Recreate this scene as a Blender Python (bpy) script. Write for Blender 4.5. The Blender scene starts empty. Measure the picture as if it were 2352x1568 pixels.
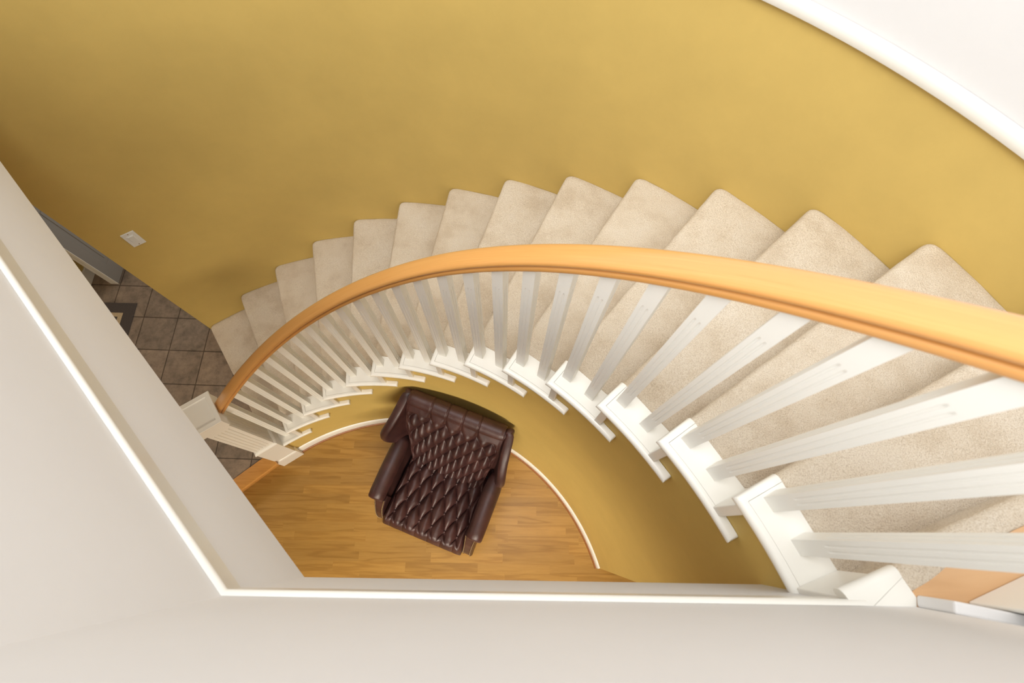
import bpy, bmesh, math, random
from mathutils import Vector, Matrix, noise
random.seed(7)
PI = math.pi
scene = bpy.context.scene
COL = scene.collection

# ------------------------------------------------------------------ layout
TH0 = math.radians(126.148)      # direction of the first riser
DTH = math.radians(7.4164)       # angle of one step
H = 0.19                         # rise of one step
R_IN, R_OUT = 1.467, 2.603       # tip of the tread caps, outer wall
R_WALL = 1.497                   # face of the inner stair wall
R_CAP = 1.583                    # where carpet meets the white caps
R_RAIL = 1.541
ZL = -0.18                       # sunken wood floor
ZU = 15 * H                      # landing
ZC = 2.45                        # underside of the upper floor


def P(a, r, z=0.0):
    t = TH0 - a
    return Vector((r * math.cos(t), r * math.sin(t), z))


def smooth01(t):
    t = max(0, min(1, t))
    return t * t * (3 - 2 * t)


def D(x):
    return math.radians(x)


# ------------------------------------------------------------------ materials
def new_mat(name, base=(.8, .8, .8), rough=.5, spec=.5, coat=0, coat_rough=.1):
    m = bpy.data.materials.new(name)
    m.use_nodes = True
    nt = m.node_tree
    b = nt.nodes['Principled BSDF']
    b.inputs['Base Color'].default_value = (*base, 1)
    b.inputs['Roughness'].default_value = rough
    b.inputs['Specular IOR Level'].default_value = spec
    b.inputs['Coat Weight'].default_value = coat
    b.inputs['Coat Roughness'].default_value = coat_rough
    return m, nt, b


def N(nt, kind, **kw):
    n = nt.nodes.new(kind)
    for k, v in kw.items():
        if k in n.inputs.keys():
            n.inputs[k].default_value = v
        else:
            setattr(n, k, v)
    return n


def ramp(nt, fac, stops):
    r = nt.nodes.new('ShaderNodeValToRGB')
    el = r.color_ramp.elements
    el[0].position, el[0].color = stops[0][0], (*stops[0][1], 1)
    el[1].position, el[1].color = stops[-1][0], (*stops[-1][1], 1)
    for p, c in stops[1:-1]:
        e = el.new(p)
        e.color = (*c, 1)
    nt.links.new(fac, r.inputs['Fac'])
    return r


def mix(nt, fac, a, b, blend='MIX'):
    m = nt.nodes.new('ShaderNodeMix')
    m.data_type = 'RGBA'
    m.blend_type = blend
    for sock, v in ((m.inputs[0], fac), (m.inputs[6], a), (m.inputs[7], b)):
        if isinstance(v, (int, float)):
            sock.default_value = v
        elif isinstance(v, tuple):
            sock.default_value = (*v, 1)
        else:
            nt.links.new(v, sock)
    return m.outputs[2]


def bump(nt, b, height, strength=.3, dist=.002):
    n = N(nt, 'ShaderNodeBump')
    n.inputs['Strength'].default_value = strength
    n.inputs['Distance'].default_value = dist
    nt.links.new(height, n.inputs['Height'])
    nt.links.new(n.outputs[0], b.inputs['Normal'])


def coords(nt, scale=(1, 1, 1), rot=(0, 0, 0), loc=(0, 0, 0)):
    tc = N(nt, 'ShaderNodeTexCoord')
    mp = N(nt, 'ShaderNodeMapping')
    mp.inputs['Scale'].default_value = scale
    mp.inputs['Rotation'].default_value = rot
    mp.inputs['Location'].default_value = loc
    nt.links.new(tc.outputs['Object'], mp.inputs['Vector'])
    return mp.outputs[0]


def noise_tex(nt, vec, scale, detail=4, rough=.6, dist=0.0):
    n = N(nt, 'ShaderNodeTexNoise')
    n.inputs['Scale'].default_value = scale
    n.inputs['Detail'].default_value = detail
    n.inputs['Roughness'].default_value = rough
    n.inputs['Distortion'].default_value = dist
    nt.links.new(vec, n.inputs['Vector'])
    return n.outputs['Fac']


def paint(name, c, rough=.5, var=.04, bstr=.08, coat=0, spec=.4):
    m, nt, b = new_mat(name, c, rough, spec, coat)
    v = coords(nt)
    lo = tuple(x * (1 - var) for x in c)
    hi = tuple(min(1, x * (1 + var)) for x in c)
    f = noise_tex(nt, v, 3.0, 5, .65)
    r = ramp(nt, f, [(.3, lo), (.7, hi)])
    nt.links.new(r.outputs[0], b.inputs['Base Color'])
    bump(nt, b, noise_tex(nt, v, 260, 3), bstr, .0015)
    return m


M = {}
M['yellow'] = paint('yellow_wall_paint', (.64, .452, .132), .62, .05, .12)
M['white_wall'] = paint('white_wall_paint', (.765, .745, .73), .6, .015, .08)
M['white_trim'] = paint('white_gloss_paint', (.86, .825, .75), .32, .02, .04, .15)
M['baluster'] = paint('baluster_paint', (.88, .86, .80), .35, .01, .0, .05)


def wood(name, c1, c2, c3, scale, rough=.3, coat=.4, stretch=(1, 12, 12)):
    m, nt, b = new_mat(name, c2, rough, .5, coat, .12)
    v = coords(nt, stretch)
    f = noise_tex(nt, v, scale, 6, .6, .6)
    r = ramp(nt, f, [(.28, c1), (.5, c2), (.74, c3)])
    nt.links.new(r.outputs[0], b.inputs['Base Color'])
    bump(nt, b, f, .04, .001)
    return m


M['threshold'] = wood('orange_wood_nosing', (.50, .215, .045), (.58, .265, .058), (.64, .305, .075), 6, .35, .3)
M['shoe'] = wood('reddish_shoe_wood', (.22, .08, .02), (.30, .11, .03), (.36, .14, .04), 8, .5, .1)
M['landing_wood'] = wood('pale_landing_wood', (.60, .34, .16), (.66, .39, .19), (.70, .43, .22), 3, .35, .2, (1, 10, 10))
M['dark_wood'] = wood('dark_leg_wood', (.03, .012, .008), (.045, .018, .01), (.06, .025, .014), 10, .35, .3)


def rail_mat():
    m, nt, b = new_mat('maple_handrail', (.75, .36, .085), .30, .5, .55, .16)
    tc = N(nt, 'ShaderNodeUVMap')
    mp = N(nt, 'ShaderNodeMapping')
    mp.inputs['Scale'].default_value = (1.2, 22, 1)
    nt.links.new(tc.outputs[0], mp.inputs[0])
    f = noise_tex(nt, mp.outputs[0], 5, 5, .6, .3)
    r = ramp(nt, f, [(.25, (.61, .275, .070)), (.55, (.68, .33, .098)), (.8, (.73, .375, .125))])
    nt.links.new(r.outputs[0], b.inputs['Base Color'])
    bump(nt, b, f, .03, .0008)
    return m


M['rail'] = rail_mat()


def carpet_mat():
    m, nt, b = new_mat('beige_carpet', (.7, .6, .48), .95, .15)
    v = coords(nt)
    f1 = noise_tex(nt, v, 330, 3, .7)
    f2 = noise_tex(nt, v, 5.5, 4, .6)
    f3 = noise_tex(nt, v, 140, 2, .6)
    c = ramp(nt, f1, [(.30, (.62, .505, .375)), (.52, (.87, .755, .605)), (.72, (.95, .87, .75))])
    d = ramp(nt, f2, [(.34, (.84, .79, .725)), (.52, (.96, .94, .91)), (.70, (1.0, 1.0, 1.0))])
    out = mix(nt, 1.0, c.outputs[0], d.outputs[0], 'MULTIPLY')
    nt.links.new(out, b.inputs['Base Color'])
    b.inputs['Sheen Weight'].default_value = .08
    b.inputs['Sheen Roughness'].default_value = .6
    ad = N(nt, 'ShaderNodeMath', operation='ADD')
    nt.links.new(f1, ad.inputs[0])
    nt.links.new(f3, ad.inputs[1])
    bump(nt, b, ad.outputs[0], .85, .006)
    return m


M['carpet'] = carpet_mat()


def plank_mat():
    m, nt, b = new_mat('honey_laminate', (.5, .27, .07), .42, .45, .12, .25)
    v = coords(nt)
    br = N(nt, 'ShaderNodeTexBrick')
    br.offset = 0
    br.inputs['Scale'].default_value = 1
    br.inputs['Brick Width'].default_value = .52
    br.inputs['Row Height'].default_value = .066
    br.inputs['Mortar Size'].default_value = .0007
    br.inputs['Mortar Smooth'].default_value = .2
    br.inputs['Color1'].default_value = (0, 0, 0, 1)
    br.inputs['Color2'].default_value = (1, 1, 1, 1)
    br.inputs['Mortar'].default_value = (.35, .35, .35, 1)
    # every row of strips starts at its own random place
    sp0 = N(nt, 'ShaderNodeSeparateXYZ')
    nt.links.new(v, sp0.inputs[0])
    dv = N(nt, 'ShaderNodeMath', operation='DIVIDE')
    dv.inputs[1].default_value = .066
    nt.links.new(sp0.outputs[1], dv.inputs[0])
    fl_ = N(nt, 'ShaderNodeMath', operation='FLOOR')
    nt.links.new(dv.outputs[0], fl_.inputs[0])
    wn = N(nt, 'ShaderNodeTexWhiteNoise')
    wn.noise_dimensions = '1D'
    nt.links.new(fl_.outputs[0], wn.inputs['W'])
    ma = N(nt, 'ShaderNodeMath', operation='MULTIPLY_ADD')
    ma.inputs[1].default_value = .52
    nt.links.new(wn.outputs['Value'], ma.inputs[0])
    nt.links.new(sp0.outputs[0], ma.inputs[2])
    cv = N(nt, 'ShaderNodeCombineXYZ')
    nt.links.new(ma.outputs[0], cv.inputs[0])
    nt.links.new(sp0.outputs[1], cv.inputs[1])
    nt.links.new(cv.outputs[0], br.inputs['Vector'])
    # grain: stretched, shifted per plank
    sep = N(nt, 'ShaderNodeSeparateXYZ')
    nt.links.new(v, sep.inputs[0])
    sh = N(nt, 'ShaderNodeMath', operation='MULTIPLY')
    sh.inputs[1].default_value = 37.0
    bw = N(nt, 'ShaderNodeRGBToBW')
    nt.links.new(br.outputs['Color'], bw.inputs[0])
    nt.links.new(bw.outputs[0], sh.inputs[0])
    cmb = N(nt, 'ShaderNodeCombineXYZ')
    sx = N(nt, 'ShaderNodeMath', operation='MULTIPLY')
    sx.inputs[1].default_value = 1.0
    nt.links.new(sep.outputs[0], sx.inputs[0])
    sy = N(nt, 'ShaderNodeMath', operation='MULTIPLY')
    sy.inputs[1].default_value = 13.0
    nt.links.new(sep.outputs[1], sy.inputs[0])
    nt.links.new(sx.outputs[0], cmb.inputs[0])
    nt.links.new(sy.outputs[0], cmb.inputs[1])
    nt.links.new(sh.outputs[0], cmb.inputs[2])
    g = noise_tex(nt, cmb.outputs[0], 1.4, 2, .45, .35)
    # contour rings out of the smooth noise -> cathedral grain
    ml = N(nt, 'ShaderNodeMath', operation='MULTIPLY')
    ml.inputs[1].default_value = 20.0
    nt.links.new(g, ml.inputs[0])
    sn = N(nt, 'ShaderNodeMath', operation='SINE')
    nt.links.new(ml.outputs[0], sn.inputs[0])
    mr = N(nt, 'ShaderNodeMapRange')
    mr.inputs[1].default_value = -1
    mr.inputs[2].default_value = 1
    nt.links.new(sn.outputs[0], mr.inputs[0])
    fine = noise_tex(nt, cmb.outputs[0], 9, 5, .7)
    c = ramp(nt, mr.outputs[0], [(0, (.345, .178, .036)), (.30, (.405, .218, .047)), (1, (.43, .236, .054))])
    pl = ramp(nt, bw.outputs[0], [(0, (.84, .83, .82)), (.5, (.97, .97, .96)), (1, (1.08, 1.08, 1.07))])
    o = mix(nt, 1.0, c.outputs[0], pl.outputs[0], 'MULTIPLY')
    fr = ramp(nt, fine, [(.35, (.88, .86, .84)), (.6, (1.03, 1.03, 1.03))])
    o = mix(nt, .7, o, fr.outputs[0], 'MULTIPLY')
    nt.links.new(o, b.inputs['Base Color'])
    return m


M['plank'] = plank_mat()


def tile_mat():
    m, nt, b = new_mat('brown_stone_tile', (.2, .15, .11), .45, .45)
    v = coords(nt, (1, 1, 1), (0, 0, math.radians(.83)), (2.216, -2.2173, 0))
    br = N(nt, 'ShaderNodeTexBrick')
    br.offset = 0
    br.squash = 1
    br.inputs['Scale'].default_value = 1
    br.inputs['Brick Width'].default_value = .272
    br.inputs['Row Height'].default_value = .272
    br.inputs['Mortar Size'].default_value = .0042
    br.inputs['Mortar Smooth'].default_value = .1
    br.inputs['Color1'].default_value = (.82, .82, .82, 1)
    br.inputs['Color2'].default_value = (1.06, 1.04, 1.02, 1)
    br.inputs['Mortar'].default_value = (.32, .30, .28, 1)
    nt.links.new(v, br.inputs['Vector'])
    f = noise_tex(nt, v, 9, 6, .68)
    f2 = noise_tex(nt, v, 24, 5, .7)
    c = ramp(nt, f, [(.30, (.17, .125, .092)), (.5, (.27, .20, .145)), (.72, (.35, .26, .185))])
    d = ramp(nt, f2, [(.36, (.72, .72, .72)), (.55, (1, 1, 1))])
    o = mix(nt, .8, c.outputs[0], d.outputs[0], 'MULTIPLY')
    o = mix(nt, 1.0, o, br.outputs['Color'], 'MULTIPLY')
    nt.links.new(o, b.inputs['Base Color'])
    inv = N(nt, 'ShaderNodeMath', operation='SUBTRACT')
    inv.inputs[0].default_value = 1
    nt.links.new(br.outputs['Fac'], inv.inputs[1])
    bump(nt, b, inv.outputs[0], .5, .003)
    return m


M['tile'] = tile_mat()


def leather_mat():
    m, nt, b = new_mat('burgundy_leather', (.075, .026, .024), .42, .5, .12, .3)
    v = coords(nt)
    f = noise_tex(nt, v, 9, 5, .6)
    c = ramp(nt, f, [(.3, (.036, .0125, .0112)), (.55, (.060, .0215, .0185)), (.78, (.088, .035, .029))])
    nt.links.new(c.outputs[0], b.inputs['Base Color'])
    vo = N(nt, 'ShaderNodeTexVoronoi')
    vo.inputs['Scale'].default_value = 420
    nt.links.new(v, vo.inputs['Vector'])
    w = noise_tex(nt, coords(nt, (1, .35, 1)), 60, 4, .6, 1.2)
    ad = N(nt, 'ShaderNodeMath', operation='ADD')
    nt.links.new(vo.outputs['Distance'], ad.inputs[0])
    nt.links.new(w, ad.inputs[1])
    bump(nt, b, ad.outputs[0], .22, .0022)
    return m


M['leather'] = leather_mat()
M['brass'] = new_mat('antique_brass', (.36, .25, .13), .35, .5)[0]
M['brass'].node_tree.nodes['Principled BSDF'].inputs['Metallic'].default_value = .9
M['door'] = paint('shade_toned_door_face', (.215, .185, .152), .65, .02, .04, 0, .2)  # shade on the door faces put into this darker colour
M['door_edge'] = paint('cream_door_edge', (.70, .64, .54), .45, .02, .0)  # paler tone of the same door, for its lit edge
M['plate'] = paint('switch_plastic', (.80, .78, .72), .35, .01, .0)
M['dark'] = new_mat('dark_slot', (.02, .02, .02), .6)[0]


def rug_mat():
    m, nt, b = new_mat('rug_pile', (.1, .08, .07), .95, .1)
    return m


def pile(name, c):
    m, nt, b = new_mat(name, c, .95, .1)
    v = coords(nt)
    f = noise_tex(nt, v, 200, 3, .7)
    r = ramp(nt, f, [(.3, tuple(x * .7 for x in c)), (.7, tuple(min(1, x * 1.25) for x in c))])
    nt.links.new(r.outputs[0], b.inputs['Base Color'])
    bump(nt, b, f, .6, .004)
    return m


M['rug_dark'] = pile('rug_dark_pile', (.085, .068, .058))
M['rug_cream'] = pile('rug_cream_pile', (.50, .37, .22))


# ------------------------------------------------------------------ builders
def obj(name, bm, mat, parent=None, smooth=None, bevel=0, seg=2, kind=None, auto=None):
    bmesh.ops.recalc_face_normals(bm, faces=bm.faces[:])
    me = bpy.data.meshes.new(name)
    bm.to_mesh(me)
    bm.free()
    o = bpy.data.objects.new(name, me)
    COL.objects.link(o)
    for x in (mat if isinstance(mat, (list, tuple)) else [mat]):
        me.materials.append(x)
    if parent is not None:
        o.parent = parent
    if kind:
        o['kind'] = kind
    if bevel:
        md = o.modifiers.new('bevel', 'BEVEL')
        md.width = bevel
        md.segments = seg
        md.limit_method = 'ANGLE'
        md.angle_limit = math.radians(35)
    if smooth:
        for p in me.polygons:
            p.use_smooth = True
        if smooth is not True:
            md = o.modifiers.new('edges', 'EDGE_SPLIT')
            md.split_angle = math.radians(smooth)
    return o


def empty(name, loc=(0, 0, 0), rotz=0.0):
    o = bpy.data.objects.new(name, None)
    o.empty_display_size = .1
    COL.objects.link(o)
    o.location = loc
    o.rotation_euler = (0, 0, rotz)
    return o


def tag(o, label, cat, group=None):
    o['label'] = label
    o['category'] = cat
    if group:
        o['group'] = group
    return o


def add_box(bm, c, s, rot=None):
    vs = []
    for z in (-.5, .5):
        for y in (-.5, .5):
            for x in (-.5, .5):
                v = Vector((x * s[0], y * s[1], z * s[2]))
                if rot is not None:
                    v = rot @ v
                vs.append(bm.verts.new(Vector(c) + v))
    for f in ((0, 1, 3, 2), (4, 5, 7, 6), (0, 1, 5, 4), (2, 3, 7, 6), (0, 2, 6, 4), (1, 3, 7, 5)):
        bm.faces.new([vs[i] for i in f])
    return vs


def add_prism(bm, pts, z0, z1):
    lo = [bm.verts.new((x, y, z0)) for x, y in pts]
    hi = [bm.verts.new((x, y, z1)) for x, y in pts]
    n = len(pts)
    bm.faces.new(lo)
    bm.faces.new(hi)
    for i in range(n):
        bm.faces.new((lo[i], lo[(i + 1) % n], hi[(i + 1) % n], hi[i]))


def add_loft(bm, rings, closed_ring=True, caps=True, uv=None):
    vr = [[bm.verts.new(p) for p in r] for r in rings]
    n = len(rings[0])
    for i in range(len(vr) - 1):
        for j in range(n if closed_ring else n - 1):
            k = (j + 1) % n
            bm.faces.new((vr[i][j], vr[i][k], vr[i + 1][k], vr[i + 1][j]))
    if caps and closed_ring:
        bm.faces.new(vr[0])
        bm.faces.new(vr[-1])
    return vr


def add_arc(bm, profile, a0, a1, n):
    """sweep a closed (r, z) profile around the stair axis"""
    rings = []
    for i in range(n + 1):
        a = a0 + (a1 - a0) * i / n
        rings.append([P(a, r, z) for r, z in profile])
    return add_loft(bm, rings)


def add_uvsphere(bm, c, rx, ry, rz, nu=10, nv=6, half=False, rot=None):
    M4 = Matrix.Translation(c) @ (rot.to_4x4() if rot is not None else Matrix()) @ Matrix.Diagonal((rx, ry, rz, 1))
    bmesh.ops.create_uvsphere(bm, u_segments=nu, v_segments=nv, radius=1, matrix=M4)


# ------------------------------------------------------------------ setting: floors
def poly_obj(name, pts, z0, z1, mat, kind='structure'):
    bm = bmesh.new()
    add_prism(bm, pts, z0, z1)
    return obj(name, bm, mat, kind=kind)


E40 = Vector((math.cos(D(40.3)), math.sin(D(40.3))))
NA = Vector((-1.043, 1.145))                          # nosing meets the newel here (outer line)
NB = NA + Vector((math.sin(D(40.3)), -math.cos(D(40.3)))) * .105
FAR = NA - E40 * 5.5
FARB = NB - E40 * 5.5
poly_obj('floor', [(-5, -4.6), (4.2, -4.6), (4.2, 3.0), (-5, 3.0)], ZL - .05, ZL, M['plank'])
rad = Vector((math.cos(TH0), math.sin(TH0)))
side = NA + E40 * .09
in1 = P(D(1.0), 1.60)
poly_obj('floor_hall', [tuple(FAR), tuple(NA), tuple(side), (in1.x, in1.y), (in1.x + rad.x * 5.5, in1.y + rad.y * 5.5), (-7, 7), (-7, -2)], -.05, 0, M['tile'])
# wood nosing along the step down
bm = bmesh.new()
w = NB - NA
prof = [(0, .006), (.75, .007), (.93, .005), (1.0, -.006), (1.0, -.024), (.94, -.030), (.52, -.030), (.52, ZL), (0, ZL)]
rings = []
for q in (NA + E40 * .074, FAR):
    rings.append([Vector((q.x + w.x * u, q.y + w.y * u, z)) for u, z in prof])
add_loft(bm, rings)
o = obj('floor_nosing', bm, M['threshold'], smooth=30)
tag(o, 'orange wood nosing on the step between grey brown tiles and honey wood floor', 'floor nosing')

# ------------------------------------------------------------------ setting: walls
bm = bmesh.new()
add_arc(bm, [(R_OUT, -.05), (R_OUT, ZU - .034), (R_OUT + .12, ZU - .034), (R_OUT + .12, -.05)], -.001, D(140), 110)
obj('wall_outer', bm, M['yellow'], smooth=30, kind='structure')
bm = bmesh.new()
add_arc(bm, [(R_OUT, ZU - .034), (R_OUT, 5.3), (R_OUT + .12, 5.3), (R_OUT + .12, ZU - .034)], -D(20), D(140), 110)
obj('wall_upper', bm, M['white_wall'], smooth=30, kind='structure')
bm = bmesh.new()
add_arc(bm, [(R_OUT - .002, ZU - .033), (R_OUT - .020, ZU - .033), (R_OUT - .022, ZU - .030), (R_OUT - .022, ZU - .004), (R_OUT - .019, ZU + .002),
             (R_OUT - .012, ZU + .006), (R_OUT - .004, ZU + .008), (R_OUT - .002, ZU + .010)], -.001, D(140), 110)
obj('trim_1', bm, M['white_trim'], smooth=40, kind='structure')

# inner stair wall with its stepped top
bm = bmesh.new()
A_END = D(108.9)
a = D(1.6)
prev_top = None
for k in range(1, 17):
    a1 = min((k) * DTH + D(.2), A_END)
    top = min(k, 15) * H - .032
    n = 5
    add_arc(bm, [(R_WALL, ZL - .02), (R_WALL, top), (R_CAP - .012, top), (R_CAP - .012, ZL - .02)], a, a1, n)
    a = a1
    if a >= A_END - 1e-6:
        break
bmesh.ops.remove_doubles(bm, verts=bm.verts[:], dist=.0004)
obj('wall_inner', bm, M['yellow'], smooth=30, kind='structure')
bm = bmesh.new()
add_arc(bm, [(R_WALL - .001, ZL), (R_WALL - .015, ZL), (R_WALL - .015, ZL + .072), (R_WALL - .011, ZL + .082), (R_WALL - .005, ZL + .088), (R_WALL - .001, ZL + .09)], D(2.6), A_END - D(.1), 80)
obj('baseboard_inner', bm, M['white_trim'], smooth=40, kind='structure')
bm = bmesh.new()
add_arc(bm, [(R_WALL - .0155, ZL), (R_WALL - .027, ZL), (R_WALL - .0255, ZL + .007), (R_WALL - .0215, ZL + .012), (R_WALL - .0155, ZL + .014)], D(2.6), A_END - D(.1), 80)
obj('trim_2', bm, M['shoe'], smooth=40, kind='structure')

# guard walls round the opening (front and left), with the floor edge below
C0 = Vector((.243, .563))
ldir = Vector((math.cos(D(134.0)), math.sin(D(134.0))))
C1 = C0 + ldir * 2.55
K1 = Vector((1.470, .563))
kdir = Vector((math.cos(D(-10)), math.sin(D(-10))))
K2 = K1 + kdir * 1.6


def offset_poly(pts, d):
    """offset an open polyline to its left by d"""
    out = []
    for i, q in enumerate(pts):
        ds = []
        if i > 0:
            ds.append((pts[i] - pts[i - 1]).normalized())
        if i < len(pts) - 1:
            ds.append((pts[i + 1] - pts[i]).normalized())
        ns = [Vector((-e.y, e.x)) for e in ds]
        n = sum(ns, Vector((0, 0))).normalized()
        out.append(q + n * (d / max(.3, n.dot(ns[0]))))
    return out


def ribbon_prism(bm, pts, d, z0, z1):
    q = offset_poly(pts, d)
    rings = []
    for u, v in zip(pts, q):
        rings.append([Vector((u.x, u.y, z0)), Vector((u.x, u.y, z1)), Vector((v.x, v.y, z1)), Vector((v.x, v.y, z0))])
    add_loft(bm, rings)


ZG = 3.70
mid = C0
bm = bmesh.new()
ribbon_prism(bm, [C1, C0], -.13, ZC, ZG)
obj('wall_left', bm, M['white_wall'], kind='structure')
bm = bmesh.new()
ribbon_prism(bm, [C0, K1, K2], -.13, ZC, ZG)
obj('wall_front', bm, M['white_wall'], kind='structure')
# trim band with a rounded top round the guard walls
bm = bmesh.new()
path = [C1, C0, K1 - Vector((.085, 0))]
prof = [(.0005, -.060), (.0075, -.060), (.0085, -.056), (.0085, -.012), (.0105, -.008), (.0100, -.001), (.0060, .004), (.0005, .005)]
rings = []
offs = {}
for d, z in prof:
    offs[d] = offset_poly(path, d)
for i in range(3):
    rings.append([Vector((offs[d][i].x, offs[d][i].y, ZU + z)) for d, z in prof])
add_loft(bm, rings)
obj('trim_3', bm, M['white_trim'], kind='structure', smooth=50)
# baseboard on the landing side of the front wall
bm = bmesh.new()
ribbon_prism(bm, [K1 + kdir * .004, K2], .02, ZU, ZU + .085)
obj('baseboard_landing', bm, M['white_wall'], kind='structure', bevel=.004)

# upper floor slab = ceiling of the lower rooms
n1 = Vector((-ldir.y, ldir.x))
B0 = C0 + Vector((-.02, -.04))
pts = [Vector((-1.6, 4.7)), B0 + ldir * 2.6 + n1 * .02, B0, Vector((1.47, .50)), K2 + Vector((0, -.06)), Vector((4.2, -4.6)), Vector((-7, -4.6)), Vector((-7, 4.7))]
poly_obj('ceiling', [tuple(x) for x in pts], ZC + .012, ZU - .002, M['white_wall'])

# landing floor and its carpet edge
A15 = 14 * DTH


def nose_a(k, r):
    return (k - 1) * DTH - .034 * (R_OUT - r) / (R_OUT - R_IN) / r


pts = []
for i in range(9):
    r = R_CAP + .002 + (R_OUT - R_CAP - .002) * i / 8
    v = P(nose_a(15, r) + (.047 - .023 * smooth01((r - 1.60) / .14)) / r, r)
    pts.append((v.x, v.y))
for i in range(1, 9):
    v = P(A15 + D(30) * i / 8, R_OUT)
    pts.append((v.x, v.y))
v = P(A15 + D(30), 1.9)
pts.append((v.x, v.y))
w1 = K1 + kdir * .14
pts.append((w1.x, w1.y))
pts.append((1.468, .560))
poly_obj('floor_landing', pts, ZU - .20, ZU - .001, M['landing_wood'])

# lower hall: wall piece behind the folded door
bm = bmesh.new()
add_box(bm, (-2.76, 3.35, 1.22), (.12, 2.1, 2.44))
obj('wall_hall', bm, M['yellow'], kind='structure')
for nm, c, sz in (('wall_west', (-5.06, .5, 1.12), (.12, 10.4, 2.66)), ('wall_north', (-3.3, 4.56, 1.22), (3.4, .12, 2.44)), ('wall_south', (-1.1, -4.66, 1.12), (7.8, .12, 2.66)),
                  ('wall_east', (2.78, -2.68, 1.12), (.12, 3.84, 2.66))):
    bm = bmesh.new()
    add_box(bm, c, sz)
    obj(nm, bm, M['yellow'], kind='structure')
bm = bmesh.new()
add_box(bm, (-2.692, 3.35, .055), (.016, 2.1, .11))
obj('baseboard_hall', bm, M['white_trim'], kind='structure', bevel=.004)


# ------------------------------------------------------------------ staircase
stairs = empty('staircase', P(D(52), 2.05, 0))
INV = Matrix.Translation(-stairs.location)


def under(o, root):
    """keep world placement below a root that only moves and turns"""
    o.parent = root
    o.matrix_parent_inverse = root.matrix_basis.inverted()
    return o


tag(stairs, 'curved staircase with beige carpeted steps and white tread ends against the yellow wall', 'staircase')


def carpet_step(k):
    bm = bmesh.new()
    z = k * H
    rs = []
    n = 40
    for i in range(n + 1):
        rs.append(R_CAP + (R_OUT - .001 - R_CAP) * i / n)
    rs = [R_CAP - .008, R_CAP - .001] + rs[1:-1] + [R_OUT - .018, R_OUT - .010, R_OUT - .005, R_OUT - .001]
    last = k == 15
    rings = []
    for r in rs:
        a_n = nose_a(k, r) - (.024 * smooth01((r - 1.60) / .14) / r if last else 0)
        rho = .030
        x = max(0, r - (R_OUT - .001 - rho)) / rho
        sh = rho * (1 - math.sqrt(max(0, 1 - x * x))) * .7
        drop = .006 * x * x
        depth = (r * DTH + .05) if not last else .048
        prof = [(.034, z - H + (.0 if not last else .0)), (.034, z - H * .5), (.034, z - .052)]
        rad_ = .021
        for t in range(9):
            g = math.radians(245 - (245 - 90) * t / 8)
            prof.append((rad_ + .002 + rad_ * math.cos(g), z - rad_ + rad_ * math.sin(g)))
        m = 9 if not last else 3
        d0 = prof[-1][0]
        for t in range(1, m + 1):
            prof.append((d0 + (depth - d0) * t / m, z))
        if last:
            prof.append((depth + .002, z - .012))
        ring = []
        for d, zz in prof:
            v = P(a_n + (d + sh) / r, r, zz - (drop if zz > z - .01 else 0) - (.010 if r < R_CAP - .005 else 0))
            j = noise.noise_vector(v * 95.0) * .0016 + noise.noise_vector(v * 14) * .0015
            ring.append(v + j)
        rings.append(ring)
    add_loft(bm, rings, closed_ring=False)
    o = obj('carpeted_step', bm, M['carpet'], smooth=True)
    under(o, stairs)
    md = o.modifiers.new('sub', 'SUBSURF')
    md.levels = md.render_levels = 1
    return o


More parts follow.
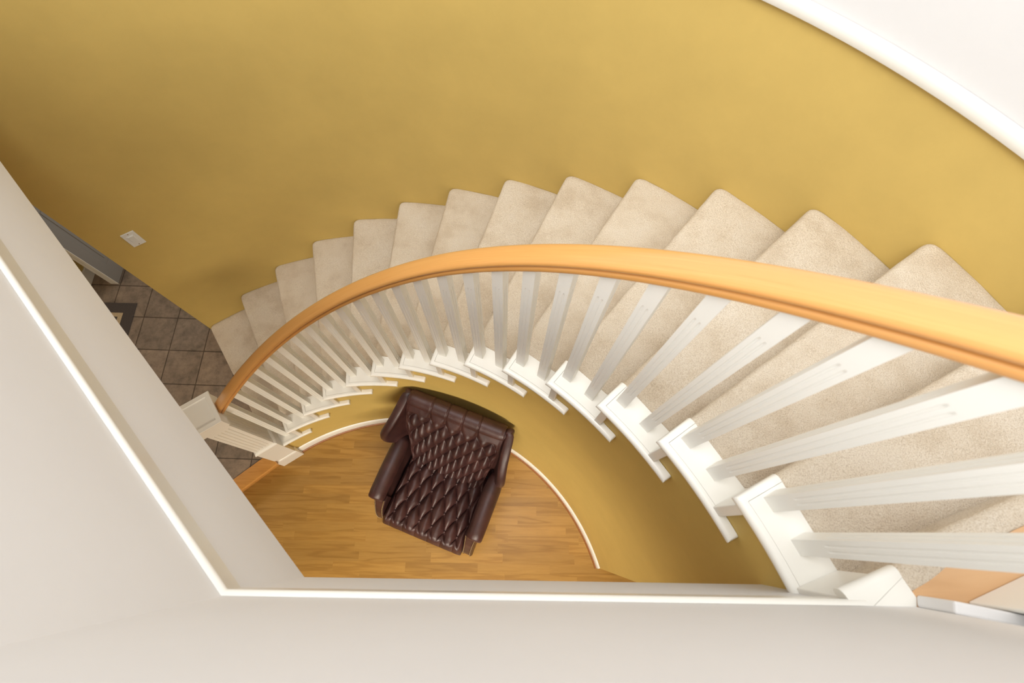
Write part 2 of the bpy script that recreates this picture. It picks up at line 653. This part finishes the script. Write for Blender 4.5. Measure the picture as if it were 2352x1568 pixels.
def cap_piece(k, parent):
    z = k * H
    t = .030
    bm = bmesh.new()
    lip = .020
    gap = .0009
    last = k == 15

    def arc(r, a0, a1, n=8):
        return [(r, a0 + (a1 - a0) * i / n) for i in range(n + 1)]
    a_back = k * DTH + D(.8)
    a_b0 = k * DTH - D(.15)
    a_tip = (k - 1) * DTH + D(10.45)
    if last:
        a_back = nose_a(15, R_CAP) + D(1.6)
        a_tip = a_back
    # nosing strip (front + inner edge, mitred) as one L
    r_f = R_IN + lip

    def na(r, d=0):
        return nose_a(k, r) + d / r
    if not last:
        outer = [(R_CAP, na(R_CAP, -.001)), (R_IN, na(R_IN, -.001))] + arc(R_IN, na(R_IN) + D(.5), a_tip)[0:] + [(R_WALL - .001, a_tip), (R_WALL - .001, a_b0 + D(.1)), (r_f, a_b0 + D(.1))]
        inner = list(reversed(arc(r_f, na(r_f, lip), a_b0))) + [(R_CAP, na(R_CAP, lip))]
        pl = [(R_CAP, na(R_CAP, lip + gap))] + arc(r_f + gap, na(r_f + gap, lip + gap), a_back) + [(R_CAP, a_back)]
    else:
        def wall_pt(x):
            return (math.hypot(x, .5605), TH0 - math.atan2(.5605, x))
        outer = [(R_CAP, na(R_CAP, -.001)), (R_IN, na(R_IN, -.001)), wall_pt(1.362)]
        inner = [wall_pt(1.394), (R_CAP, na(R_CAP, lip))]
        pl = [(R_CAP, na(R_CAP, lip + gap)), wall_pt(1.394 + 2 * gap), wall_pt(1.4745), (R_CAP + .004, A15 + D(1.0))]

    wl = bm.edges.layers.float.new('bevel_weight_edge')

    def add(poly, z0, z1, n_round=0):
        lo = [bm.verts.new((P(a, r).x, P(a, r).y, z0)) for r, a in poly]
        hi = [bm.verts.new((P(a, r).x, P(a, r).y, z1)) for r, a in poly]
        n = len(poly)
        bm.faces.new(lo)
        bm.faces.new(hi)
        for i in range(n):
            j = (i + 1) % n
            bm.faces.new((lo[i], lo[j], hi[j], hi[i]))
            if i < n_round:
                for ring in (lo, hi):
                    bm.edges.get((ring[i], ring[j]))[wl] = 1.0
    # only the nosing's outer rim is rounded
    add(outer + inner, z - t, z, len(outer) - (3 if not last else 2))
    add(pl, z - t, z - .0008)
    o = obj('tread_cap', bm, M['white_trim'], bevel=.0115, seg=3, smooth=40)
    o.modifiers['bevel'].limit_method = 'WEIGHT'
    under(o, parent)
    # cove under the return
    if not last:
        bm = bmesh.new()
        add_arc(bm, [(R_WALL + .001, z - t), (R_WALL - .020, z - t), (R_WALL - .018, z - t - .010), (R_WALL - .010, z - t - .018), (R_WALL + .001, z - t - .022)], na(R_IN, .02), a_tip - D(.3), 12)
        o2 = obj('cove_moulding', bm, M['white_trim'], smooth=50)
        under(o2, parent)
    return o


def riser_end(k, parent):
    bm = bmesh.new()
    z0, z1 = (k - 1) * H + .0, k * H - .030
    if k == 1:
        z0 = ZL + .2
    pts = []
    for r, d in ((R_WALL - .019, .020), (R_CAP, .020), (R_CAP, .042), (R_WALL - .019, .048)):
        v = P(nose_a(k, r) + d / r, r)
        pts.append((v.x, v.y))
    add_prism(bm, pts, z0, z1)
    o = obj('riser_end', bm, M['white_trim'], bevel=.003)
    under(o, parent)


for k in range(1, 16):
    st = carpet_step(k)
    cap_piece(k, st)
    if k > 1:
        riser_end(k, st)

# ------------------------------------------------------------------ railing
rail_root = empty('stair_railing', P(D(-.55), R_RAIL, 0))
tag(rail_root, 'stair railing with a curved orange maple handrail on white fluted balusters', 'railing')


def rail_z(a):
    """height of the underside of the rail"""
    dg = math.degrees(a)
    dz = -.034 * max(0, (56 - dg) / 50.0)
    return .978 + a / DTH * H + dz


def fluted(w, n, gw, gd):
    """square section with n grooves per face"""
    pts = []
    h = w / 2
    for s in range(4):
        c, sn = math.cos(s * PI / 2), math.sin(s * PI / 2)
        face = [(-h, -h)]
        for i in range(n):
            x = -h + w * (i + 1) / (n + 1)
            face += [(x - gw / 2, -h), (x - gw / 4, -h + gd * .8), (x, -h + gd), (x + gw / 4, -h + gd * .8), (x + gw / 2, -h)]
        pts += [(x * c - y * sn, x * sn + y * c) for x, y in face]
    return pts


def square(w, n):
    pts = []
    h = w / 2
    for s in range(4):
        c, sn = math.cos(s * PI / 2), math.sin(s * PI / 2)
        face = [(-h, -h)]
        for i in range(n):
            x = -h + w * (i + 1) / (n + 1)
            gw = w / (n + 1) * .5
            face += [(x - gw / 2, -h), (x - gw / 4, -h), (x, -h), (x + gw / 4, -h), (x + gw / 2, -h)]
        pts += [(x * c - y * sn, x * sn + y * c) for x, y in face]
    return pts


BW = .036


def baluster_mesh(L, slope):
    bm = bmesh.new()
    fl = fluted(BW, 2, .0055, .0022)
    sq = []
    # plain section with the same point order, so that flutes run out smoothly
    g0 = fluted(BW, 2, .0055, 0.0)
    zs = [(0, g0), (.112, g0), (.124, fl), (L - .135, fl), (L - .123, g0), (L, g0)]
    rings = [[Vector((x, y, z + (slope * x if i == 5 else 0))) for x, y in p] for i, (z, p) in enumerate(zs)]
    add_loft(bm, rings)
    return bm


specs = []
for k in range(1, 15):
    for rel in (.55, 4.30):
        a = (k - 1) * DTH + D(rel)
        if k == 1 and rel < 1:
            continue
        specs.append((k, a))
for k, a in specs:
    zb = k * H - .0006
    zt = rail_z(a) + .008
    bm = baluster_mesh(zt - zb, 0)
    o = obj('baluster', bm, M['baluster'])
    v = P(a, R_RAIL, zb)
    o.matrix_basis = Matrix.Translation(v) @ Matrix.Rotation(TH0 - a, 4, 'Z')
    under(o, rail_root)

# handrail: profile (x across, z up), swept along the helix
half = [(.0, .060), (.010, .0598), (.020, .0585), (.0270, .0555), (.0318, .0500), (.0335, .0440), (.0330, .0370), (.0300, .0320), (.0245, .0295),
        (.0222, .0265), (.0230, .0230), (.0285, .0205), (.0300, .0160), (.0300, .0050), (.0285, .0010), (.0250, 0.0)]
prof = half + [(-x, z) for x, z in reversed(half[1:])]
bm = bmesh.new()
uvl = bm.loops.layers.uv.new('UVMap')
rings = []
a0, a1, n = D(1.9), D(112), 150
for i in range(n + 1):
    a = a0 + (a1 - a0) * i / n
    rings.append([P(a, R_RAIL + x, rail_z(a) + z) for x, z in prof])
vr = add_loft(bm, rings)
uvmap = {}
for i, ring in enumerate(vr):
    for j, v in enumerate(ring):
        uvmap[v] = ((a0 + (a1 - a0) * i / n) * R_RAIL, j / len(prof))
for f in bm.faces:
    for l in f.loops:
        l[uvl].uv = uvmap[l.vert]
o = obj('handrail', bm, M['rail'], smooth=50)
o['label'] = 'curved orange maple handrail'
under(o, rail_root)

# newel post at the foot
NC = Vector((-.921, 1.235, 0))
NROT = Matrix.Rotation(D(34.5), 4, 'Z')
NM = Matrix.Translation(NC) @ NROT


def place(o, parent):
    o.matrix_basis = NM
    under(o, parent)


bm = bmesh.new()
n5 = 5
g0 = fluted(.128, n5, .009, 0)
g1 = fluted(.128, n5, .009, .004)
zs = [(.30, g0), (.335, g0), (.345, g1), (.885, g1), (.895, g0), (1.045, g0)]
add_loft(bm, [[Vector((x, y, z)) for x, y in p] for z, p in zs])
newel = obj('newel_post', bm, M['white_trim'])
newel['label'] = 'square fluted white newel post at the foot of the stairs'
place(newel, rail_root)


def stack(bm, lst):
    rings = []
    for s, z in lst:
        h = s / 2
        rings.append([Vector((-h, -h, z)), Vector((h, -h, z)), Vector((h, h, z)), Vector((-h, h, z))])
    add_loft(bm, rings)


bm = bmesh.new()
stack(bm, [(.130, .985), (.176, .988), (.186, .996), (.186, 1.078), (.189, 1.084), (.198, 1.089), (.200, 1.093), (.200, 1.099), (.197, 1.103), (.150, 1.103), (.146, 1.0995), (.138, 1.0975), (.128, 1.0975)])
o = obj('newel_cap', bm, M['white_trim'])
place(o, newel)
bm = bmesh.new()
stack(bm, [(.150, ZL), (.150, .296), (.160, .300), (.162, .306), (.158, .313), (.146, .320), (.136, .323)])
o = obj('newel_base', bm, M['white_trim'], bevel=.0015)
place(o, newel)
bm = bmesh.new()
stack(bm, [(.166, ZL), (.166, -.045), (.163, -.036), (.156, -.029), (.152, -.026)])
o = obj('newel_plinth', bm, M['white_trim'], bevel=.0015)
place(o, newel)

# half newel against the landing wall
bm = bmesh.new()
q = [Vector((1.568, .571)), Vector((1.700, .622)), Vector((1.735, .532)), Vector((1.572, .5475))]
q = [(1.568, .572), (1.702, .624), (1.738, .5375), (1.5715, .5665)]
add_prism(bm, q, ZU, ZU + .98)
o = obj('half_newel', bm, M['baluster'], bevel=.004)
under(o, rail_root)


# ------------------------------------------------------------------ light switch
def ray_on_wall(a, z):
    return P(a, R_OUT, z)


SA, SZ = D(3.84), 1.296
sw = empty('light_switch', P(SA, R_OUT - .0005, SZ), 0)
inward = -(P(SA, 1.0))
sw.rotation_euler = (0, 0, math.atan2(inward.y, inward.x) + PI / 2)   # local -y looks into the stairwell
tag(sw, 'white rocker light switch on the yellow wall above the lowest steps', 'light switch')
bm = bmesh.new()
add_box(bm, (0, -.003, 0), (.072, .006, .118))
obj('cover_plate', bm, M['plate'], sw, bevel=.002)
bm = bmesh.new()
add_box(bm, (0, -.0065, 0), (.036, .003, .069))
obj('switch_frame', bm, M['plate'], sw, bevel=.0008)
bm = bmesh.new()
rot = Matrix.Rotation(D(4), 3, 'X')
add_box(bm, (0, -.008, 0), (.031, .004, .062), rot)
obj('rocker', bm, M['plate'], sw, bevel=.001)
for s in (-1, 1):
    bm = bmesh.new()
    add_uvsphere(bm, (0, -.006, s * .048), .0035, .0016, .0035, 10, 6)
    obj('screw', bm, M['brass'], sw)

# ------------------------------------------------------------------ folded hall door
dr = empty('folding_door', (-2.485, 2.92, 0))
tag(dr, 'folded panel door with shade coloured into its faces and cream edges standing over the tiles behind the yellow wall', 'door')


def door_leaf(x0, x1):
    bm = bmesh.new()
    y0, y1 = 2.536 - 2.92, 3.05 - 2.92
    z0, z1 = .012, 2.03
    xm = (x0 + x1) / 2
    add_box(bm, (xm, (y0 + y1) / 2, (z0 + z1) / 2), (x1 - x0 - .010, y1 - y0, z1 - z0))
    # stiles and rails stand proud on both faces of the slab
    fr = .085
    zz = [(z0, z0 + .17), (.86, .98), (1.52, 1.62), (z1 - .11, z1)]
    for za, zb in zz:
        add_box(bm, (xm, (y0 + y1) / 2, (za + zb) / 2), (x1 - x0, y1 - y0, zb - za))
    for ya in (y0, y1 - fr):
        add_box(bm, (xm, ya + fr / 2, (z0 + z1) / 2), (x1 - x0 - .0004, fr, z1 - z0 - .001))
    for za, zb in ((z0 + .17, .86), (.98, 1.52), (1.62, z1 - .11)):
        add_box(bm, (xm, (y0 + y1) / 2, (za + zb) / 2), (x1 - x0 - .003, y1 - y0 - 2 * fr - .07, zb - za - .07))
    return bm


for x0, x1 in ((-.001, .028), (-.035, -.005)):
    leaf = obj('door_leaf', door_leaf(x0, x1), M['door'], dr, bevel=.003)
    bm = bmesh.new()
    add_box(bm, ((x0 + x1) / 2, 2.5345 - 2.92, 1.021), (x1 - x0 + .0006, .004, 2.018))
    e = obj('edge_strip', bm, M['door_edge'], leaf, bevel=.0008)
    e['label'] = 'pale cream door edge'

# ------------------------------------------------------------------ rug
rg = empty('entry_rug', (-2.72, 1.92, 0))
tag(rg, 'dark brown rug with a cream border line on the hall tiles', 'rug')
bm = bmesh.new()
add_box(bm, (0, 0, .005), (.906, .892, .010))
obj('rug_field', bm, M['rug_dark'], rg, bevel=.003)
bm = bmesh.new()
X, Y = .453 - .085, .446 - .088
for cx, cy, sx, sy in ((0, Y - .017, 2 * X, .034), (0, -Y + .017, 2 * X, .034), (X - .017, 0, .034, 2 * Y - .068), (-X + .017, 0, .034, 2 * Y - .068)):
    add_box(bm, (cx, cy, .0102), (sx, sy, .0016))
obj('border_line', bm, M['rug_cream'], rg)

# ------------------------------------------------------------------ armchair
ch = empty('wing_armchair', (.3196, .9728, ZL), D(-20.4))
tag(ch, 'dark burgundy leather wing armchair with diamond tufting on the wood floor', 'armchair')
L = M['leather']


def lerp(a, b, t):
    return a + (b - a) * t


def tuft(u, v, pu, pv, e=.25):
    """diamond tufting: 0 in the creases and buttons, up to 1 on the pillows"""
    a_, b_ = u / pu + v / pv, u / pu - v / pv
    s = abs(math.sin(PI * a_)) * abs(math.sin(PI * b_))
    lo = .0008 ** e
    return ((s * s + .0008) ** e - lo) / (1 - lo)


# seat cushion, tufted
SEAT_Z = .455
bm = bmesh.new()
NX, NY = 300, 330
seat_pts = []
x_half_f, x_half_b = .284, .272
y_f, y_b = -.372, .145
PU, PV = .090, .205
V0 = .035


def seat_surf(i, j):
    v = j / NY
    y = lerp(y_f, y_b, v)
    xh = lerp(x_half_f, x_half_b, v)
    u = -1 + 2 * i / NX
    x = u * xh
    z = SEAT_Z - .012 + .018 * math.cos(u * PI / 2) + .012 * (1 - v)
    edge = min(1, (1 - abs(u)) / .10)
    wx = noise.noise(Vector((x * 9, y * 7, 2.2))) * .007
    wy_ = noise.noise(Vector((x * 8, y * 8, 7.1))) * .010
    t = tuft(x + wx, y - V0 + wy_, PU, PV, .17)
    # outside the outermost buttons only pleats run to the edge
    wy = smooth01((v - .02) / .16)
    pleat = abs(math.sin(PI * (x + PU * .5 * (round((V0 - y_f - .06) / (PV / 2)) % 2)) / PU)) ** .5
    hgt = lerp(pleat * .6 + .25, t, wy)
    hgt = lerp(abs(math.sin(PI * (y - V0) / PV)) ** .5 * .8, hgt, smooth01(edge))
    z += .030 * hgt - .030
    z += noise.noise(Vector((x * 38, y * 22, 1.3))) * .0022
    # front rolls over
    f = max(0, (.10 - v) / .10)
    z -= .055 * f * f
    s = max(0, (abs(u) - .9) / .1)
    z -= .025 * s * s
    return Vector((x, y, z))


grid = [[bm.verts.new(seat_surf(i, j)) for i in range(NX + 1)] for j in range(NY + 1)]
for j in range(NY):
    for i in range(NX):
        bm.faces.new((grid[j][i], grid[j][i + 1], grid[j + 1][i + 1], grid[j + 1][i]))
rim = [grid[0][i] for i in range(NX + 1)] + [grid[j][NX] for j in range(1, NY + 1)] + [grid[NY][i] for i in range(NX - 1, -1, -1)] + [grid[j][0] for j in range(NY - 1, 0, -1)]
low = [bm.verts.new((v.co.x, max(v.co.y, -.366), .30)) for v in rim]
for i in range(len(rim)):
    k = (i + 1) % len(rim)
    bm.faces.new((rim[i], rim[k], low[k], low[i]))
bm.faces.new(low)
seat = obj('seat_cushion', bm, L, ch, smooth=60)


def button(pt, nrm, parent, r=.0070):
    bm = bmesh.new()
    q = nrm.to_track_quat('Z', 'Y').to_matrix()
    add_uvsphere(bm, pt, r, r, r * .55, 12, 8, rot=q)
    return obj('tufting_button', bm, L, parent, smooth=True)


for jy in range(-6, 4):
    for ix in range(-6, 7):
        if (ix + jy) % 2:
            continue
        x, y = ix * PU / 2, V0 + jy * PV / 2
        if not (y_f + .09 < y < y_b - .04) or abs(x) > .225:
            continue
        v = (y - y_f) / (y_b - y_f)
        u = x / lerp(x_half_f, x_half_b, v)
        s = seat_surf(round((u + 1) / 2 * NX), round(v * NY))
        button(Vector((x, y, s.z + .004)), Vector((0, 0, 1)), seat)

# back rest, tufted; v runs up the back, leaning to +y, rolled over at the top
bm = bmesh.new()
NX, NY = 170, 190
BPU, BPV = .096, .145
B_LOW, B_HI = .40, .975


def back_base(u, v):
    """v 0..1 up the front face, 1..1.35 over the top roll and down behind"""
    xh = lerp(.252, .306, smooth01(min(v, 1)))
    x = u * xh
    if v <= 1:
        z = lerp(B_LOW, B_HI, v)
        y = lerp(.048, .285, v ** 1.05) + .010 * u * u
        n = Vector((0, -.95, .30))
        if v > .80:
            g = (v - .80) / .20
            n = Vector((0, -.95, .30)).lerp(Vector((0, -.55, .83)), g)
            y += .020 * g * g
        return Vector((x, y, z)), n.normalized()
    g = (v - 1) / .35 * D(150)
    # quarter roll
    c = Vector((x, .353, B_HI - .012 + .0))
    rr = .048
    ang = D(155) - g
    p = c + Vector((0, rr * math.cos(ang), rr * math.sin(ang)))
    return p, Vector((0, math.cos(ang), math.sin(ang)))


V1 = .032
VTOP = (V1 + 3.5 * BPV) / .60
XTOP = BPU / 2


def back_surf(i, j):
    v = 1.35 * j / NY
    u = -1 + 2 * i / NX
    p, n = back_base(u, v)
    s = min(v, 1.0) * .60
    x = u * .29
    t = tuft(x, s - V1, BPU, BPV)
    top = smooth01((v - VTOP) / .035)
    g = abs(math.sin(PI * (x - XTOP) / BPU))
    pleat = 1 - math.exp(-(g / .10) ** 2) if v > VTOP + .12 else 1 - math.exp(-(g / lerp(.55, .10, smooth01((v - VTOP) / .12))) ** 2)
    if abs(x) > BPU * 1.9:
        pleat = 1.0
    hgt = lerp(t, .30 + .62 * pleat, top)
    edge = smooth01((1 - abs(u)) / .07)
    hgt = lerp(.6, hgt, edge)
    amp = .046 if v <= .86 else lerp(.046, .014, smooth01((v - .86) / .15))
    p = p + n * (amp * (hgt - .5))
    p += Vector((0, 0, 1)) * noise.noise(Vector((x * 30, s * 30, 4.7))) * .0015
    return p


grid = [[bm.verts.new(back_surf(i, j)) for i in range(NX + 1)] for j in range(NY + 1)]
for j in range(NY):
    for i in range(NX):
        bm.faces.new((grid[j][i], grid[j][i + 1], grid[j + 1][i + 1], grid[j + 1][i]))
back = obj('backrest', bm, L, ch, smooth=True)
for jv in range(1, 8):
    for ix in range(-6, 7):
        if (ix + jv) % 2:
            continue
        x = ix * BPU / 2
        s_ = V1 + jv * BPV / 2
        v = s_ / .60
        if abs(x) > .25:
            continue
        p = back_surf(round((x / .29 + 1) / 2 * NX), round(v / 1.35 * NY))
        button(p + Vector((0, -.003, .002)), Vector((0, -.95, .30)), back, .0065)

# outside back shell
bm = bmesh.new()
rings = []
for z, y0, y1, xh in ((.14, .20, .300, .30), (.42, .16, .325, .315), (.70, .22, .360, .335), (.93, .300, .392, .334), (.972, .335, .396, .326)):
    ring = []
    n = 14
    for i in range(n + 1):
        u = -1 + 2 * i / n
        ring.append(Vector((u * xh, y1 - .035 * abs(u) ** 3, z)))
    for i in range(n + 1):
        u = 1 - 2 * i / n
        ring.append(Vector((u * xh, y0, z)))
    rings.append(ring)
add_loft(bm, rings)
obj('outside_back', bm, L, ch, smooth=50)


# wings: a padded blade each side
def section(center, w, t, up, out, n=16, p=2.4):
    ring = []
    for i in range(n):
        g = 2 * PI * i / n
        c, s = math.cos(g), math.sin(g)
        c = math.copysign(abs(c) ** (2 / p), c)
        s = math.copysign(abs(s) ** (2 / p), s)
        ring.append(center + up * (w * c) + out * (t * s))
    return ring


for sgn in (-1, 1):
    bm = bmesh.new()
    # blade cross-sections stacked in z: from the arm up to the top of the back (rear edge fixed to the back, front edge curls out)
    #      z    y_front  y_back  x_front x_back
    rows = [(.540, .170, .300, .322, .300), (.590, .140, .315, .352, .306), (.650, .100, .330, .400, .311), (.715, .080, .345, .424, .316), (.780, .088, .360, .420, .321),
            (.835, .120, .370, .394, .326), (.885, .175, .380, .369, .329), (.930, .232, .384, .352, .331), (.957, .288, .384, .343, .331), (.974, .332, .380, .338, .331)]
    if sgn > 0:
        rows = [(z, yf, yb, xb + .010 + (xf - xb) * .52, xb) for z, yf, yb, xf, xb in rows]
    rings = []
    for z, yf, yb, xf, xb in rows:
        n = 28
        ring = []
        # outline of a blade: inner side flat, front edge a fat roll
        pts2 = []
        m = 8
        dx, dy = xf - xb, yf - yb
        ln = math.hypot(dx, dy)
        ex, ey = dx / ln, dy / ln
        nx, ny = -ey, ex           # outward normal (towards +x)
        if nx < 0:
            nx, ny = -nx, -ny
        rf = .030 if ln > .1 else .028
        tb = .034
        for i in range(m):           # inner side, back to front
            s = i / (m - 1)
            t = lerp(-tb, -rf * .9, s) - .006 * math.sin(PI * s)
            pts2.append((xb + ex * (ln - rf) * s + nx * t, yb + ey * (ln - rf) * s + ny * t))
        for i in range(1, 8):        # front roll
            g = -PI / 2 + PI * i / 8
            pts2.append((xb + ex * (ln - rf) + ex * rf * math.cos(g) + nx * rf * math.sin(g), yb + ey * (ln - rf) + ey * rf * math.cos(g) + ny * rf * math.sin(g)))
        for i in range(m):
            s = 1 - i / (m - 1)
            t = lerp(tb * .7, rf * .9, s) - .010 * math.sin(PI * s)
            pts2.append((xb + ex * (ln - rf) * s + nx * t, yb + ey * (ln - rf) * s + ny * t))
        for i in range(1, 4):       # rounded rear edge
            g = PI / 2 + PI * i / 4
            r_ = tb * .85
            pts2.append((xb + ex * r_ * .7 * math.cos(g) + nx * r_ * math.sin(g), yb + ey * r_ * .7 * math.cos(g) + ny * r_ * math.sin(g)))
        rings.append([Vector((sgn * x, y, z)) for x, y in pts2])
    # close the top softly
    top = rings[-1]
    c = sum(top, Vector()) / len(top)
    rings.append([c + (q - c) * .55 + Vector((0, 0, .010)) for q in top])
    bot = rings[0]
    c = sum(bot, Vector()) / len(bot)
    rings.insert(0, [c + (q - c) * .55 + Vector((0, 0, -.030)) for q in bot])
    add_loft(bm, rings)
    o = obj('wing', bm, L, ch, smooth=True)
    md = o.modifiers.new('sub', 'SUBSURF')
    md.levels = md.render_levels = 1

    # rolled arm
    bm = bmesh.new()
    rings = []
    rows = [(.190, .600, .040, .052), (.150, .610, .050, .058), (.080, .616, .056, .060), (0, .618, .057, .060), (-.10, .616, .056, .060), (-.200, .610, .054, .060), (-.236, .606, .052, .058), (-.246, .604, .046, .051), (-.250, .603, .034, .038)]
    for y, z, rx, rz in rows:
        rings.append(section(Vector((sgn * (.335 + .004 * max(0, -y) * 4), y, z - .012)), rx, rz, Vector((1, 0, 0)), Vector((0, 0, 1)), 20, 2.1))
    add_loft(bm, rings)
    arm = obj('armrest', bm, L, ch, smooth=True)
    # inside / outside arm panel below the roll
    bm = bmesh.new()
    rings = []
    for y, x0, x1, zt in ((.26, .285, .330, .57), (.0, .292, .345, .575), (-.20, .294, .350, .572), (-.240, .296, .348, .565)):
        rings.append([Vector((sgn * x0, y, .145)), Vector((sgn * x0, y, zt)), Vector((sgn * x1, y, zt)), Vector((sgn * x1, y, .145))])
    add_loft(bm, rings)
    obj('arm_panel', bm, L, ch, bevel=.006)
    # front post flaring forward with nail-head trim
    bm = bmesh.new()
    rings = []
    cur = [(-.238, .580, .040), (-.262, .545, .036), (-.290, .500, .032), (-.318, .44, .031), (-.340, .37, .031), (-.352, .29, .032), (-.356, .20, .033), (-.356, .145, .033)]
    for y, z, hw in cur:
        rings.append([Vector((sgn * (.317 - hw), y, z)), Vector((sgn * (.317 + hw), y, z)), Vector((sgn * (.317 + hw), -.20, z - .02)), Vector((sgn * (.317 - hw), -.20, z - .02))])
    add_loft(bm, rings)
    post = obj('arm_front', bm, L, ch, bevel=.005)
    bm = bmesh.new()
    for side_ in (-1, 1):
        for q in range(len(cur) - 1):
            for t in (0, .25, .5, .75):
                y = lerp(cur[q][0], cur[q + 1][0], t)
                z = lerp(cur[q][1], cur[q + 1][1], t)
                hw = lerp(cur[q][2], cur[q + 1][2], t)
                add_uvsphere(bm, (sgn * .317 + side_ * (hw - .008), y - .002, z + .001), .0042, .0042, .0042, 8, 5)
    o = obj('nail_trim', bm, M['brass'], post, smooth=True)
    o['kind'] = 'stuff'
    # legs
    for yy in (-.315, .235):
        bm = bmesh.new()
        rings = []
        for z, s in ((.155, .052), (.10, .048), (.02, .034), (0, .032)):
            h = s / 2
            off = -.012 * (.155 - z) / .155 * (1 if yy < 0 else -2.2)
            rings.append([Vector((sgn * .285 - h, yy + off - h, z)), Vector((sgn * .285 + h, yy + off - h, z)), Vector((sgn * .285 + h, yy + off + h, z)), Vector((sgn * .285 - h, yy + off + h, z))])
        add_loft(bm, rings)
        obj('leg', bm, M['dark_wood'], ch, bevel=.003)
for o in list(ch.children) + list(back.children):
    if o.name.split('.')[0] in ('backrest', 'wing', 'outside_back', 'tufting_button') and o.parent != seat:
        for v in o.data.vertices:
            g = smooth01((v.co.z - .50) / .40)
            v.co.z += .050 * g
            v.co.y += .020 * g
# front rail and underframe
bm = bmesh.new()
add_box(bm, (0, -.335, .225), (.580, .035, .17))
obj('front_rail', bm, L, ch, bevel=.008)
bm = bmesh.new()
add_box(bm, (0, -.04, .225), (.60, .56, .15))
obj('seat_frame', bm, L, ch)

# ------------------------------------------------------------------ camera
cam = bpy.data.cameras.new('camera')
cam.sensor_width = 36
cam.lens = 1181.52 / 2352 * 36
cam.clip_start = .02
cam.dof.use_dof = True
cam.dof.focus_distance = 2.5
cam.dof.aperture_fstop = 4.0
co = bpy.data.objects.new('camera', cam)
COL.objects.link(co)
co.location = (.73314, .67614, 3.86167)
co.rotation_euler = (.354378, -.017389, .015858)
scene.camera = co

# ------------------------------------------------------------------ light
w = bpy.data.worlds.new('world')
scene.world = w
w.use_nodes = True
bg = w.node_tree.nodes['Background']
bg.inputs[0].default_value = (.92, .965, 1.0, 1)
bg.inputs[1].default_value = 1.05


def area(name, loc, target, size, power, color=(1, 1, 1)):
    l = bpy.data.lights.new(name, 'AREA')
    l.shape = 'RECTANGLE'
    l.size, l.size_y = size
    l.energy = power
    l.color = color
    o = bpy.data.objects.new(name, l)
    COL.objects.link(o)
    o.location = loc
    d = Vector(target) - Vector(loc)
    o.rotation_euler = d.to_track_quat('-Z', 'Y').to_euler()
    return o


sl = bpy.data.lights.new('skylight', 'SUN')
sl.energy = 1.12
sl.angle = D(70)
sl.color = (.98, .99, 1)
so = bpy.data.objects.new('skylight', sl)
COL.objects.link(so)
so.location = (.4, -1, 7)
so.rotation_euler = Vector((.27, .47, -1)).to_track_quat('-Z', 'Y').to_euler()
area('overhead_fill', (.30, .35, 5.5), (.5, .9, 0), (1.8, 1.8), 96, (.96, .985, 1))  # unseen area added over the well to brighten the inner baluster faces
lo_ = area('lower_room_fill', (.5, -1.9, 2.3), (.45, .7, -.18), (2.2, 1.0), 57, (1, .91, .76))  # added warm fill for the lower floor, no visible source
lo_.data.spread = D(84)
area('hall_fill', (-3.4, 1.2, 2.38), (-3.2, 1.6, 0), (.8, .8), 18, (1, .88, .70))  # unseen fill, added to lift the hall tiles

scene.view_settings.view_transform = 'Standard'
scene.view_settings.look = 'None'
scene.view_settings.gamma = 1
scene.view_settings.exposure = .02
